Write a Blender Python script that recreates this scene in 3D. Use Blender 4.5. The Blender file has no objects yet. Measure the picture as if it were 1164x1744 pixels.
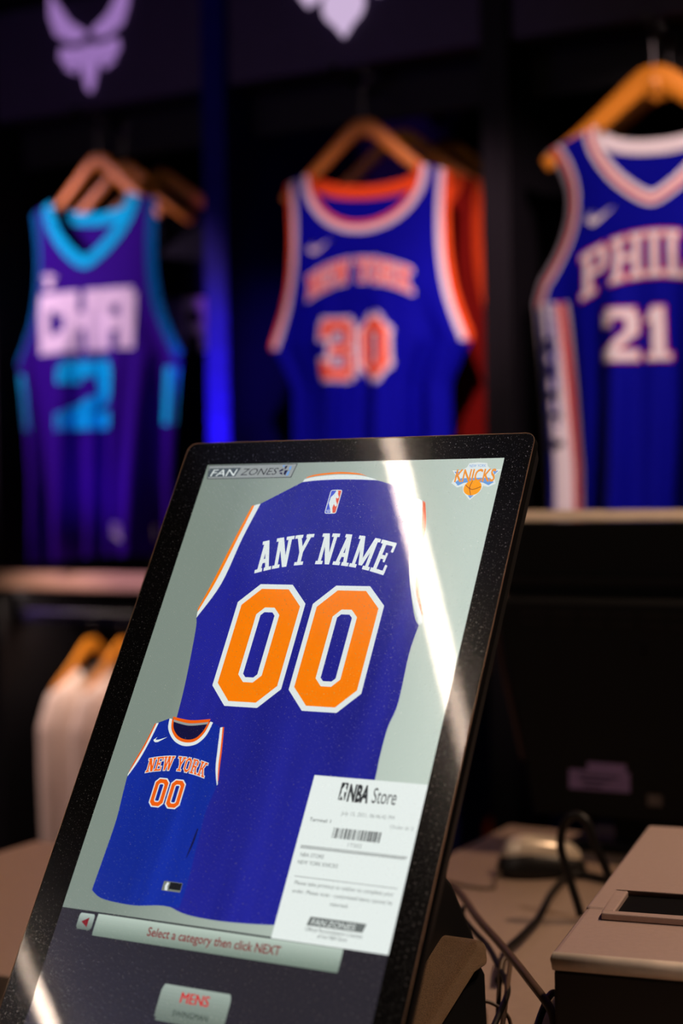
import bpy, bmesh, math, random
from mathutils import Vector, Matrix
random.seed(7)
S = bpy.context.scene
COL = S.collection
R_ = math.radians

# ---------------------------------------------------------------- camera
cam_data = bpy.data.cameras.new('camera')
cam = bpy.data.objects.new('camera', cam_data)
COL.objects.link(cam)
cam.matrix_world = Matrix(((0.8725, 0.00566, 0.48858, 0.0),
                           (0.48832, 0.02467, -0.87232, 0.0),
                           (-0.01699, 0.99968, 0.01876, 0.0),
                           (0, 0, 0, 1)))
cam_data.sensor_fit = 'VERTICAL'
cam_data.sensor_height = 36.0
cam_data.lens = 56.82
cam_data.clip_start = 0.05
cam_data.dof.use_dof = True
cam_data.dof.focus_distance = 1.385
cam_data.dof.aperture_fstop = 2.6
cam_data.dof.aperture_blades = 0
S.camera = cam
S.view_settings.view_transform = 'Standard'
S.view_settings.look = 'None'
S.view_settings.exposure = 0.0
S.view_settings.gamma = 1.0
S.view_settings.use_curve_mapping = False

# ---------------------------------------------------------------- world
w = bpy.data.worlds.new('world'); S.world = w; w.use_nodes = True
w.node_tree.nodes['Background'].inputs[0].default_value = (0.10, 0.10, 0.2, 1)
w.node_tree.nodes['Background'].inputs[1].default_value = 0.005

# ---------------------------------------------------------------- lamps (spots and uplights of the shop, plus a few added unseen lights)
def spot(name, loc, target, power, color, size=55, blend=0.5, radius=0.03):
    d = bpy.data.lights.new(name, 'SPOT'); d.energy = power; d.color = color
    d.spot_size = R_(size); d.spot_blend = blend; d.shadow_soft_size = radius
    o = bpy.data.objects.new(name, d); COL.objects.link(o); o.location = loc
    o.rotation_euler = (Vector(target)-Vector(loc)).to_track_quat('-Z', 'Y').to_euler()
    return o
def area(name, loc, target, power, color, sx, sy):
    d = bpy.data.lights.new(name, 'AREA'); d.energy = power; d.color = color
    d.shape = 'RECTANGLE'; d.size = sx; d.size_y = sy
    o = bpy.data.objects.new(name, d); COL.objects.link(o); o.location = loc
    o.rotation_euler = (Vector(target)-Vector(loc)).to_track_quat('-Z', 'Y').to_euler()
    return o
WARM = (1.0, 0.66, 0.42); PINK = (1.0, 0.62, 0.72); VIOLET = (0.22, 0.04, 1.0)
spot('spot_left_jersey', (-3.35, 1.60, 1.38), (-2.36, 3.0, 0.30), 215, (1.0, 0.60, 0.95), 27)
spot('spot_middle_jersey', (-0.95, 1.55, 1.38), (-1.56, 3.0, 0.38), 112, (1.0, 0.58, 0.70), 22)
spot('spot_right_jersey', (-0.05, 1.75, 1.38), (-0.98, 3.0, 0.30), 170, (1.0, 0.68, 0.68), 33)
spot('spot_counter', (0.22, 2.30, 1.40), (-0.80, 1.75, -0.52), 92, WARM, 64, 0.8, 0.02)
spot('spot_printer', (0.38, 1.35, 1.38), (-0.40, 1.40, -0.42), 70, (1.0, 0.78, 0.64), 34, 0.8, 0.03)
spot('spot_left_counter', (-2.0, 2.20, 1.40), (-1.45, 1.6, -0.52), 50, (1.0, 0.58, 0.40), 34, 0.8, 0.02)
spot('spot_lower_rail', (-2.2, 1.7, 1.38), (-2.45, 3.0, -0.72), 150, (1.0, 0.68, 0.62), 16, 0.6, 0.02)
spot('added_spot_signs', (-2.1, 0.9, 0.70), (-2.1, 3.0, 1.04), 9, (0.50, 0.26, 1.0), 60, 0.8, 0.04)  # added unseen spot that lifts the dim sign boards
area('added_under_ledge_light', (-2.46, 3.075, -0.25), (-2.49, 3.16, -0.52), 1.3, (1.0, 0.76, 0.62), 0.30, 0.02)  # added light, no real strip: brightens the lower hangers and shirts
spot('violet_uplight', (-1.95, 2.68, -0.17), (-1.972, 2.98, 0.20), 60, VIOLET, 30, 0.7, 0.02)
spot('violet_uplight_left', (-2.28, 2.74, -0.18), (-2.28, 3.0, 0.12), 3.5, (0.35, 0.06, 1.0), 60, 0.9, 0.05)
spot('added_blue_ceiling_wash', (-2.0, 0.3, 0.60), (-1.60, 0.50, 1.45), 30, (0.55, 0.60, 1.0), 50, 0.9, 0.05)  # added unseen spot, blues the ceiling that the kiosk glass mirrors
spot('added_blue_ceiling_wash_left', (-3.1, -1.3, 0.60), (-2.9, -1.05, 1.45), 16, (0.35, 0.45, 1.0), 64, 0.9, 0.05)  # second added spot, for bluish reflection low on the glass

# ---------------------------------------------------------------- helpers
def lin(c):
    f = lambda v: (v/12.92 if v <= 0.04045 else ((v+0.055)/1.055)**2.4)
    return tuple(f(v/255.0) for v in c)
MATS = {}
def mat(name, rgb, rough=0.6, metal=0.0, grain=0.12, gscale=40.0, bump=0.0, bscale=300.0, spec=0.5, sheen=0.0, coat=0.0):
    if name in MATS: return MATS[name]
    m = bpy.data.materials.new(name); m.use_nodes = True; nt = m.node_tree; N = nt.nodes
    p = N['Principled BSDF']; c = lin(rgb)
    tc = N.new('ShaderNodeTexCoord')
    n = N.new('ShaderNodeTexNoise'); n.inputs['Scale'].default_value = gscale; n.inputs['Detail'].default_value = 4
    nt.links.new(tc.outputs['Object'], n.inputs['Vector'])
    r = N.new('ShaderNodeValToRGB')
    r.color_ramp.elements[0].position = 0.3; r.color_ramp.elements[1].position = 0.7
    r.color_ramp.elements[0].color = tuple(v*(1-grain) for v in c)+(1,)
    r.color_ramp.elements[1].color = tuple(min(1, v*(1+grain)) for v in c)+(1,)
    nt.links.new(n.outputs['Fac'], r.inputs['Fac']); nt.links.new(r.outputs['Color'], p.inputs['Base Color'])
    p.inputs['Roughness'].default_value = rough; p.inputs['Metallic'].default_value = metal
    p.inputs['Specular IOR Level'].default_value = spec
    p.inputs['Sheen Weight'].default_value = sheen
    p.inputs['Coat Weight'].default_value = coat
    if bump:
        b = N.new('ShaderNodeBump'); b.inputs['Strength'].default_value = bump; b.inputs['Distance'].default_value = 0.002
        n2 = N.new('ShaderNodeTexNoise'); n2.inputs['Scale'].default_value = bscale
        nt.links.new(tc.outputs['Object'], n2.inputs['Vector'])
        nt.links.new(n2.outputs['Fac'], b.inputs['Height']); nt.links.new(b.outputs['Normal'], p.inputs['Normal'])
    MATS[name] = m; return m
def wood(name, rgb, rgb2, scale=(1, 14, 1), rough=0.45):
    m = mat(name, rgb, rough)
    nt = m.node_tree; N = nt.nodes
    tc = [n for n in N if n.type == 'TEX_COORD'][0]
    mp = N.new('ShaderNodeMapping'); mp.inputs['Scale'].default_value = scale
    wv = N.new('ShaderNodeTexNoise'); wv.inputs['Scale'].default_value = 12; wv.inputs['Detail'].default_value = 6
    cr = N.new('ShaderNodeValToRGB')
    cr.color_ramp.elements[0].color = lin(rgb)+(1,); cr.color_ramp.elements[1].color = lin(rgb2)+(1,)
    nt.links.new(tc.outputs['Object'], mp.inputs['Vector']); nt.links.new(mp.outputs['Vector'], wv.inputs['Vector'])
    nt.links.new(wv.outputs['Fac'], cr.inputs['Fac']); nt.links.new(cr.outputs['Color'], N['Principled BSDF'].inputs['Base Color'])
    return m
def glow(name, rgb, strength=1.0, fold=0.0, grad=None, gloss=True):
    """a lit picture element of the display: it emits its own colour and has the sheen of the panel"""
    if name in MATS: return MATS[name]
    m = bpy.data.materials.new(name); m.use_nodes = True; nt = m.node_tree; N = nt.nodes
    p = N['Principled BSDF']
    p.inputs['Base Color'].default_value = (0.0, 0.0, 0.0, 1); p.inputs['Roughness'].default_value = 0.02
    p.inputs['IOR'].default_value = 1.75 if gloss else 1.0
    if not gloss: p.inputs['Specular IOR Level'].default_value = 0.0
    p.inputs['Emission Strength'].default_value = strength
    c = lin(rgb)
    p.inputs['Emission Color'].default_value = c+(1,)
    if fold or grad:
        tc = N.new('ShaderNodeTexCoord')
        mp = N.new('ShaderNodeMapping')
        r = N.new('ShaderNodeValToRGB')
        if fold:
            mp.inputs['Scale'].default_value = (22, 3.5, 3.5)
            n = N.new('ShaderNodeTexNoise'); n.inputs['Scale'].default_value = 1.0; n.inputs['Detail'].default_value = 3; n.inputs['Distortion'].default_value = 0.6
            nt.links.new(tc.outputs['Object'], mp.inputs['Vector']); nt.links.new(mp.outputs['Vector'], n.inputs['Vector'])
            r.color_ramp.elements[0].position = 0.32; r.color_ramp.elements[1].position = 0.68
            r.color_ramp.elements[0].color = tuple(v*(1-fold) for v in c)+(1,)
            r.color_ramp.elements[1].color = tuple(v*(1+fold) for v in c)+(1,)
            nt.links.new(n.outputs['Fac'], r.inputs['Fac'])
        else:
            x0, x1, rgb2 = grad
            g = N.new('ShaderNodeSeparateXYZ'); mr = N.new('ShaderNodeMapRange')
            mr.inputs['From Min'].default_value = x0; mr.inputs['From Max'].default_value = x1
            nt.links.new(tc.outputs['Object'], g.inputs[0]); nt.links.new(g.outputs['X'], mr.inputs['Value'])
            r.color_ramp.elements[0].color = c+(1,); r.color_ramp.elements[1].color = lin(rgb2)+(1,)
            nt.links.new(mr.outputs[0], r.inputs['Fac'])
        nt.links.new(r.outputs['Color'], p.inputs['Emission Color'])
    MATS[name] = m; return m

ORG = {}
def thing(name, loc, label, cat, group=None):
    o = bpy.data.objects.new(name, None); COL.objects.link(o); o.location = loc
    o.empty_display_size = 0.05
    o['label'] = label; o['category'] = cat
    if group: o['group'] = group
    ORG[o.name] = Vector(loc); return o
def part(name, vf, m, parent=None, smooth=False, label=None, kind=None, bevel=0.0, origin=None):
    """vf = (verts in world space, faces)"""
    v, f = vf
    if parent is not None: og = ORG[parent.name]
    else:
        og = Vector(origin) if origin is not None else sum((Vector(p) for p in v), Vector())/len(v)
    me = bpy.data.meshes.new(name)
    me.from_pydata([tuple(Vector(p)-og) for p in v], [], f); me.update()
    bm = bmesh.new(); bm.from_mesh(me)
    bmesh.ops.remove_doubles(bm, verts=bm.verts, dist=1e-6)
    bmesh.ops.recalc_face_normals(bm, faces=bm.faces); bm.to_mesh(me); bm.free()
    if smooth:
        for pl in me.polygons: pl.use_smooth = True
    o = bpy.data.objects.new(name, me); COL.objects.link(o); me.materials.append(m)
    if parent is not None: o.parent = parent
    else: o.location = og
    ORG[o.name] = og
    if bevel:
        b = o.modifiers.new('bevel', 'BEVEL'); b.width = bevel; b.segments = 3; b.limit_method = 'ANGLE'
    if label: o['label'] = label
    if kind: o['kind'] = kind
    return o
def tag(o, label, cat, group=None):
    o['label'] = label; o['category'] = cat
    if group: o['group'] = group
    return o
def join(*vfs):
    V = []; F = []
    for v, f in vfs:
        n = len(V); V += list(v); F += [tuple(i+n for i in q) for q in f]
    return V, F
def box(x0, x1, y0, y1, z0, z1):
    v = [(x, y, z) for z in (z0, z1) for y in (y0, y1) for x in (x0, x1)]
    return v, [(0, 2, 3, 1), (4, 5, 7, 6), (0, 1, 5, 4), (2, 6, 7, 3), (0, 4, 6, 2), (1, 3, 7, 5)]
def xf(vf, M):
    return [tuple(M @ Vector(p)) for p in vf[0]], vf[1]
def prism(poly, axis, a, b):
    """polygon in the two other axes extruded along axis"""
    def P(p, t): return {'x': (t, p[0], p[1]), 'y': (p[0], t, p[1]), 'z': (p[0], p[1], t)}[axis]
    n = len(poly); v = [P(p, a) for p in poly]+[P(p, b) for p in poly]
    f = [tuple(range(n)), tuple(range(2*n-1, n-1, -1))]+[(i, (i+1) % n, n+(i+1) % n, n+i) for i in range(n)]
    return v, f
def catmull(P, k=8):
    P = [Vector(p) for p in P]; Q = [P[0]]+P+[P[-1]]; out = []
    for i in range(1, len(Q)-2):
        for j in range(k):
            t = j/k; a, b, c, d = Q[i-1], Q[i], Q[i+1], Q[i+2]
            out.append(0.5*((2*b)+(c-a)*t+(2*a-5*b+4*c-d)*t*t+(3*b-a-3*c+d)*t**3))
    out.append(P[-1]); return out
def tube(P, r, n=10, flat=1.0, up=None, rfun=None):
    """tube along points; flat squashes the section along 'up'"""
    P = [Vector(p) for p in P]; V = []; F = []
    up0 = Vector(up) if up else Vector((0.12, 0.3, 0.95))
    for i, p in enumerate(P):
        t = (P[min(i+1, len(P)-1)]-P[max(i-1, 0)]).normalized()
        s = t.cross(up0).normalized(); u = s.cross(t).normalized()
        rr = rfun(i/(len(P)-1)) if rfun else r
        for k in range(n):
            a = 2*math.pi*k/n
            V.append(tuple(p+s*math.cos(a)*rr+u*math.sin(a)*rr*flat))
    for i in range(len(P)-1):
        for k in range(n):
            F.append((i*n+k, i*n+(k+1) % n, (i+1)*n+(k+1) % n, (i+1)*n+k))
    F.append(tuple(range(n-1, -1, -1))); F.append(tuple(range((len(P)-1)*n, len(P)*n)))
    return V, F

# ---- slab-serif block letters: lists of convex quads in a box 1 high
def rc(x0, y0, x1, y1): return [(x0, y0), (x1, y0), (x1, y1), (x0, y1)]
def sg(xa, ya, xb, yb, t): return [(xa, ya), (xa+t, ya), (xb+t, yb), (xb, yb)]
def octa(x0, x1, t, c=0.22, y0=0.0, y1=1.0):
    o = [(x0+c, y0), (x1-c, y0), (x1, y0+c), (x1, y1-c), (x1-c, y1), (x0+c, y1), (x0, y1-c), (x0, y0+c)]
    d = t; k = max(0.03, c-t*0.45)
    i = [(x0+d+k*0.5, y0+d), (x1-d-k*0.5, y0+d), (x1-d, y0+d+k*0.5), (x1-d, y1-d-k*0.5), (x1-d-k*0.5, y1-d), (x0+d+k*0.5, y1-d), (x0+d, y1-d-k*0.5), (x0+d, y0+d+k*0.5)]
    return [[o[j], o[(j+1) % 8], i[(j+1) % 8], i[j]] for j in range(8)]
GL = {
 'A': (.80, [sg(.1, 0, .3, 1, .18), sg(.52, 0, .32, 1, .18), rc(.2, .27, .6, .40), rc(0, 0, .36, .11), rc(.44, 0, .80, .11), rc(.2, .89, .5, 1)]),
 'N': (.84, [rc(.1, 0, .26, 1), rc(.56, 0, .72, 1), sg(.1, 1, .5, 0, .22), rc(0, 0, .36, .11), rc(0, .89, .3, 1), rc(.46, .89, .82, 1)]),
 'Y': (.82, [sg(.33, .42, .06, 1, .18), sg(.33, .42, .6, 1, .18), rc(.33, 0, .51, .46), rc(-.02, .89, .34, 1), rc(.5, .89, .86, 1), rc(.2, 0, .64, .11)]),
 'M': (1.04, [rc(.1, 0, .26, 1), rc(.78, 0, .94, 1), sg(.44, .1, .1, 1, .18), sg(.44, .1, .76, 1, .18), rc(0, 0, .36, .11), rc(.68, 0, 1.04, .11), rc(0, .89, .24, 1), rc(.8, .89, 1.04, 1)]),
 'E': (.74, [rc(.1, 0, .28, 1), rc(0, 0, .72, .12), rc(0, .88, .72, 1), rc(.1, .44, .5, .56), rc(.6, 0, .72, .3), rc(.6, .7, .72, 1), rc(.42, .36, .52, .64)]),
 'W': (1.12, [sg(.26, 0, .06, 1, .17), sg(.26, 0, .46, 1, .17), sg(.7, 0, .48, 1, .17), sg(.7, 0, .88, 1, .17), rc(-.02, .89, .32, 1), rc(.38, .89, .7, 1), rc(.8, .89, 1.12, 1)]),
 'O': (.76, octa(.04, .72, .18)), '0': (.72, octa(.02, .70, .20)),
 'R': (.84, [rc(.1, 0, .28, 1), rc(0, 0, .4, .11), rc(0, .89, .55, 1), rc(.5, .58, .68, .92), rc(.2, .44, .6, .56), sg(.58, 0, .36, .48, .18), rc(.52, 0, .82, .11)]),
 'K': (.84, [rc(.1, 0, .28, 1), rc(0, 0, .38, .11), rc(0, .89, .38, 1), sg(.24, .45, .55, 1, .18), sg(.6, 0, .32, .55, .18), rc(.5, 0, .84, .11), rc(.46, .89, .8, 1)]),
 'P': (.78, [rc(.1, 0, .28, 1), rc(0, 0, .4, .11), rc(0, .88, .62, 1), rc(.54, .5, .72, .9), rc(.2, .42, .64, .54)]),
 'H': (.86, [rc(.1, 0, .28, 1), rc(.58, 0, .76, 1), rc(.2, .44, .66, .57), rc(0, 0, .38, .11), rc(.48, 0, .86, .11), rc(0, .89, .38, 1), rc(.48, .89, .86, 1)]),
 'I': (.42, [rc(.12, 0, .3, 1), rc(0, 0, .42, .11), rc(0, .89, .42, 1)]),
 'L': (.70, [rc(.1, 0, .28, 1), rc(0, 0, .7, .12), rc(0, .89, .38, 1), rc(.56, 0, .7, .34)]),
 '2': (.70, [rc(0, 0, .68, .2), sg(.02, .15, .45, .55, .24), rc(.47, .5, .68, .88), rc(.08, .82, .62, 1), rc(0, .66, .2, .9)]),
 '1': (.44, [rc(.12, 0, .34, 1), rc(0, 0, .44, .12), sg(-.02, .72, .12, 1, .18)]),
 '3': (.70, [rc(.08, 0, .6, .17), rc(.08, .83, .6, 1), rc(.2, .42, .58, .58), rc(.5, .08, .70, .46), rc(.5, .54, .70, .92), rc(0, .08, .2, .3), rc(0, .7, .2, .92)]),
 ' ': (.34, []),
 # square-cut capitals
 'c': (.86, [rc(0, 0, .26, 1), rc(0, 0, .84, .24), rc(0, .76, .84, 1), rc(.62, .68, .84, .9), rc(.62, .1, .84, .30)]),
 'h': (.86, [rc(0, 0, .26, 1), rc(.56, 0, .82, 1), rc(.1, .4, .7, .6)]),
 'a': (.88, [rc(0, 0, .25, .9), rc(.57, 0, .82, .9), rc(.08, .78, .74, 1), rc(.1, .34, .7, .52)]),
 't': (.7, [rc(.0, 0, .70, .25), sg(.0, .2, .36, .48, .30), rc(.44, .46, .70, .88), rc(.05, .77, .64, 1), rc(.0, .68, .25, .92)]),
}
def layout(txt, gap=0.06):
    out = []; x = 0.0
    for ch in txt:
        wd, qs = GL[ch]
        out += [[(px+x, py) for px, py in q] for q in qs]; x += wd+gap
    L = x-gap
    return [[(px/L, py) for px, py in q] for q in out], L
def grow(q, d, _=None):
    """offset a convex polygon outwards by d"""
    n = len(q); A = sum(q[i][0]*q[(i+1) % n][1]-q[(i+1) % n][0]*q[i][1] for i in range(n)); sgn = 1 if A > 0 else -1
    out = []
    for i in range(n):
        p0, p1, p2 = q[i-1], q[i], q[(i+1) % n]
        e1 = (p1[0]-p0[0], p1[1]-p0[1]); e2 = (p2[0]-p1[0], p2[1]-p1[1])
        l1 = math.hypot(*e1) or 1; l2 = math.hypot(*e2) or 1
        n1 = (sgn*e1[1]/l1, -sgn*e1[0]/l1); n2 = (sgn*e2[1]/l2, -sgn*e2[0]/l2)
        k = max(.35, 1+n1[0]*n2[0]+n1[1]*n2[1])
        out.append((p1[0]+d*(n1[0]+n2[0])/k, p1[1]+d*(n1[1]+n2[1])/k))
    return out

# ================================================================ SETTING
def struct(name, vf, m, **k):
    return part(name, vf, m, kind='structure', **k)
m_black = mat('black paint', (14, 14, 17), 0.7)
m_wall = mat('dark navy wall paint', (10, 10, 20), 0.8)
m_floor = mat('dark grey floor tiles', (38, 36, 38), 0.35, gscale=6)
m_ceil = mat('grey ceiling paint', (140, 140, 146), 0.9)
struct('floor', box(-5, 3, -3, 4.0, -1.60, -1.55), m_floor)
struct('ceiling', box(-5, 3, -3, 4.0, 1.45, 1.50), m_ceil)
struct('wall_back', box(-5, 3, 3.75, 3.80, -1.55, 1.45), m_wall)
struct('wall_left', box(-5.0, -4.95, -3, 3.75, -1.55, 1.45), m_wall)
struct('wall_right', box(2.95, 3.0, -3, 3.75, -1.55, 1.45), m_wall)
struct('wall_front', box(-4.95, 2.95, -3.0, -2.95, -1.55, 1.45), m_wall)

# linear ceiling lamps
m_lamp = glow('lamp diffuser', (255, 228, 206), 25.0, gloss=False)
m_alu = mat('black lamp housing', (30, 30, 32), 0.4, 0.6)
for i, (x, y0, y1, lab) in enumerate(((-1.441, -1.6, 1.15, 'long linear ceiling lamp mirrored as a white streak across the kiosk glass'),
                                      (-2.983, -1.8, 0.9, 'long linear ceiling lamp further left, mirrored in the lower left corner of the kiosk glass'))):
    t = thing('linear_lamp', (x, (y0+y1)/2, 1.45), lab, 'ceiling lamp', 'linear ceiling lamps')
    part('housing', box(x-0.026, x+0.026, y0-0.01, y1+0.01, 1.404, 1.45), m_alu, t)
    part('diffuser', box(x-0.019, x+0.019, y0, y1, 1.400, 1.4035), m_lamp, t)

# ================================================================ WALL FIXTURE
m_div = mat('black panel laminate', (9, 8, 13), 0.6, spec=.2)
m_div2 = mat('laminate tinted by violet light', (14, 8, 112), 0.6, spec=.1)  # violet light on this one divider is painted into its colour
m_sign = mat('matt purple-black sign panel', (58, 44, 80), 0.6)
m_bay = mat('black bay lining', (12, 12, 16), 0.75)
m_metal = mat('black steel tube', (26, 26, 30), 0.3, 0.8)
m_ledge = wood('pale wood ledge', (214, 170, 140), (238, 200, 170), (0.4, 8, 8))
m_emb = glow('emissive acrylic', (150, 112, 178), 1.0, gloss=False)  # crests emit an even colour of their own
m_emb2 = glow('brighter emissive acrylic', (205, 180, 215), 1.0, gloss=False)
DX = [-3.314, -2.645, -1.9765, -1.305, -0.635, 0.035]
names = ['at the far left', 'left of the purple jersey', 'between the purple jersey and the blue and orange jersey, glowing violet', 'between the blue and orange jersey and the right-hand jersey', 'right of the right-hand jersey', 'at the far right']
for i, x in enumerate(DX):
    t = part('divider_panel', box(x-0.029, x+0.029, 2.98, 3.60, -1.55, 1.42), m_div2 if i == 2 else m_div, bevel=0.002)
    tag(t, 'tall upright divider panel '+names[i], 'panel', 'divider panels of the jersey wall')
bays = ['far left bay', 'bay with the purple jersey', 'bay with the blue and orange jersey', 'bay with the blue and white jersey', 'far right bay']
for i in range(5):
    xa, xb = DX[i]+0.0305, DX[i+1]-0.0305
    t = thing('display_bay', ((xa+xb)/2, 3.6, -1.55), 'black lined wall bay, the '+bays[i], 'wall bay', 'bays of the jersey wall')
    part('back_panel', box(xa, xb, 3.60, 3.62, -1.55, 1.12), m_bay, t)
    part('top_valance', box(xa, xb, 3.10, 3.13, 0.78, 0.875), m_bay, t)
    part('hang_rail', tube([(xa, 3.22, -0.32), (xb, 3.22, -0.32)], 0.012), m_metal, t, smooth=True)
    if 1 <= i <= 3:
        cx = (xa+xb)/2
        part('face_out_arm', join(tube([(cx, 3.60, 0.842), (cx, 2.93, 0.842)], 0.008), tube([(cx, 2.93, 0.842), (cx, 2.92, 0.862)], 0.009)), m_metal, t, smooth=True)
    part('light_box', box(xa, xb, 3.04, 3.3, 0.875, 1.16), m_bay, t)

def emblem_polys(kind):
    if kind == 0:   # winged insect head with spread wings and a tail
        P = []
        for s in (-1, 1):
            P.append([(s*.10, .64), (s*.28, .76), (s*.55, 1.12), (s*.55, .84), (s*.46, .62), (s*.26, .52), (s*.10, .53)])
            P.append([(s*.02, .58), (s*.12, .66), (s*.16, .60), (s*.10, .55)])
            P.append([(s*.02, .44), (s*.20, .44), (s*.40, .47), (s*.42, .36), (s*.33, .26), (s*.12, .26), (s*.02, .28)])
            P.append([(s*.02, .30), (s*.13, .26), (s*.08, .10), (s*.04, -.04), (0, -.08), (s*0.0, .1)])
            P.append([(s*.16, .24), (s*.36, .24), (s*.22, .16)])
        P.append([(-.03, .3), (.03, .3), (.03, .46), (-.03, .46)])
        return P, []
    if kind == 1:   # triangle crest: wings left and right, arched block, ball above a point
        ball = [(.30*math.cos(a), .30+.28*math.sin(a)) for a in [2*math.pi*k/28 for k in range(28)]]
        P = [ball, [(-.20, .12), (.20, .12), (0, -.12)]]
        for s in (-1, 1):
            P.append([(s*.30, .46), (s*.52, .34), (s*.66, .52), (s*.50, .78), (s*.22, .72)])
            P.append([(s*.55, .80), (s*.82, .84), (s*.66, .56)])
        P.append([(-.42, .66), (.42, .66), (.34, .92), (-.34, .92)])
        return P, []
for i, (kind, sc, zb, ex, lab, m_e) in enumerate((
        (0, 0.205, 0.925, 0.0, 'dark purple sign board carrying a glowing winged insect crest above the purple jersey', m_emb),
        (1, 0.165, 0.955, 0.0, 'dark purple sign board with a pale ball crest above the blue and orange jersey', m_emb2),
        (2, 0.16, 0.955, 0.0, 'plain dark purple sign board above the blue and white jersey', m_emb))):
    xa, xb = DX[i+1]+0.0305, DX[i+2]-0.0305
    cx = (xa+xb)/2-(0.012 if i else 0.014)
    t = thing('sign_board', (cx, 3.03, 0.876), lab, 'sign', 'sign boards over the bays')
    part('panel', box(xa, xb, 3.0, 3.035, 0.876, 1.13), m_sign, t, bevel=0.002)
    if kind == 2: continue
    polys, _ = emblem_polys(kind)
    vf = join(*[prism([(cx+p[0]*sc, zb+p[1]*sc) for p in q], 'y', 2.992, 2.999) for q in polys])
    part('crest', vf, m_e, t)
t = part('upper_fascia', box(-3.3, 0.03, 2.94, 2.978, 1.15, 1.40), m_bay)
tag(t, 'black fascia board running above the row of sign boards', 'board')
t = part('display_ledge', box(-3.28, 0.0, 2.935, 2.978, -0.240, -0.200), m_ledge, bevel=0.004)
tag(t, 'long pale wooden ledge running under the hanging jerseys', 'shelf')
t = thing('lower_rail', (-2.31, 3.05, -0.32), 'dark horizontal rail glowing faintly violet under the ledge at the left', 'rail')
part('bar', box(-2.61, -2.01, 3.04, 3.055, -0.325, -0.300), mat('satin rail with violet light tint', (34, 24, 80), 0.5), t)  # violet light on the dark rail is put into its colour
for x in (-2.6, -2.02):
    part('bracket', box(x-0.008, x+0.008, 3.02, 3.075, -0.33, -0.245), m_metal, t)

# ================================================================ HANGERS
m_hw = wood('honey wood hanger', (196, 118, 22), (226, 146, 40), (6, 6, 30))
def hanger(apex, rot, label, parent_group, half=0.205, drop=0.125, thick=0.013, tall=0.020, ztop=None):
    t = thing('wooden_hanger', apex, label, 'clothes hanger', parent_group)
    M = Matrix.Translation(apex) @ Matrix.Rotation(rot, 4, 'Z')
    def arm(s):
        P = catmull([(0, 0, -0.014), (s*half*.12, 0, -drop*.13), (s*half*.60, 0.0, -drop*.74), (s*half, 0, -drop*1.16)], 8)
        return xf(tube(P, thick, 12, flat=1.0, up=(0, 1, 0), rfun=lambda u: (tall*(1-0.5*u))), Matrix.Scale(1, 4))
    def squash(vf, f=0.42):
        return [(p[0], p[1]*f, p[2]) for p in vf[0]], vf[1]
    for s in (-1, 1):
        part('arm', xf(squash(arm(s)), M), m_hw, t, smooth=True)
    zt = (ztop or apex[2]+0.09)-apex[2]
    hook = [(0, 0, 0), (0, 0, zt-0.045)]+[(0.017*math.sin(a), 0, zt-0.012-0.018*math.cos(a)) for a in [R_(d) for d in (0, 50, 90, 140, 180, 220, 260)]]
    part('hook', xf(tube(catmull(hook, 4), 0.0022, 8, up=(0, 1, 0)), M), mat('steel hook', (120, 118, 120), 0.25, 1.0), t, smooth=True)
    return t

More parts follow.
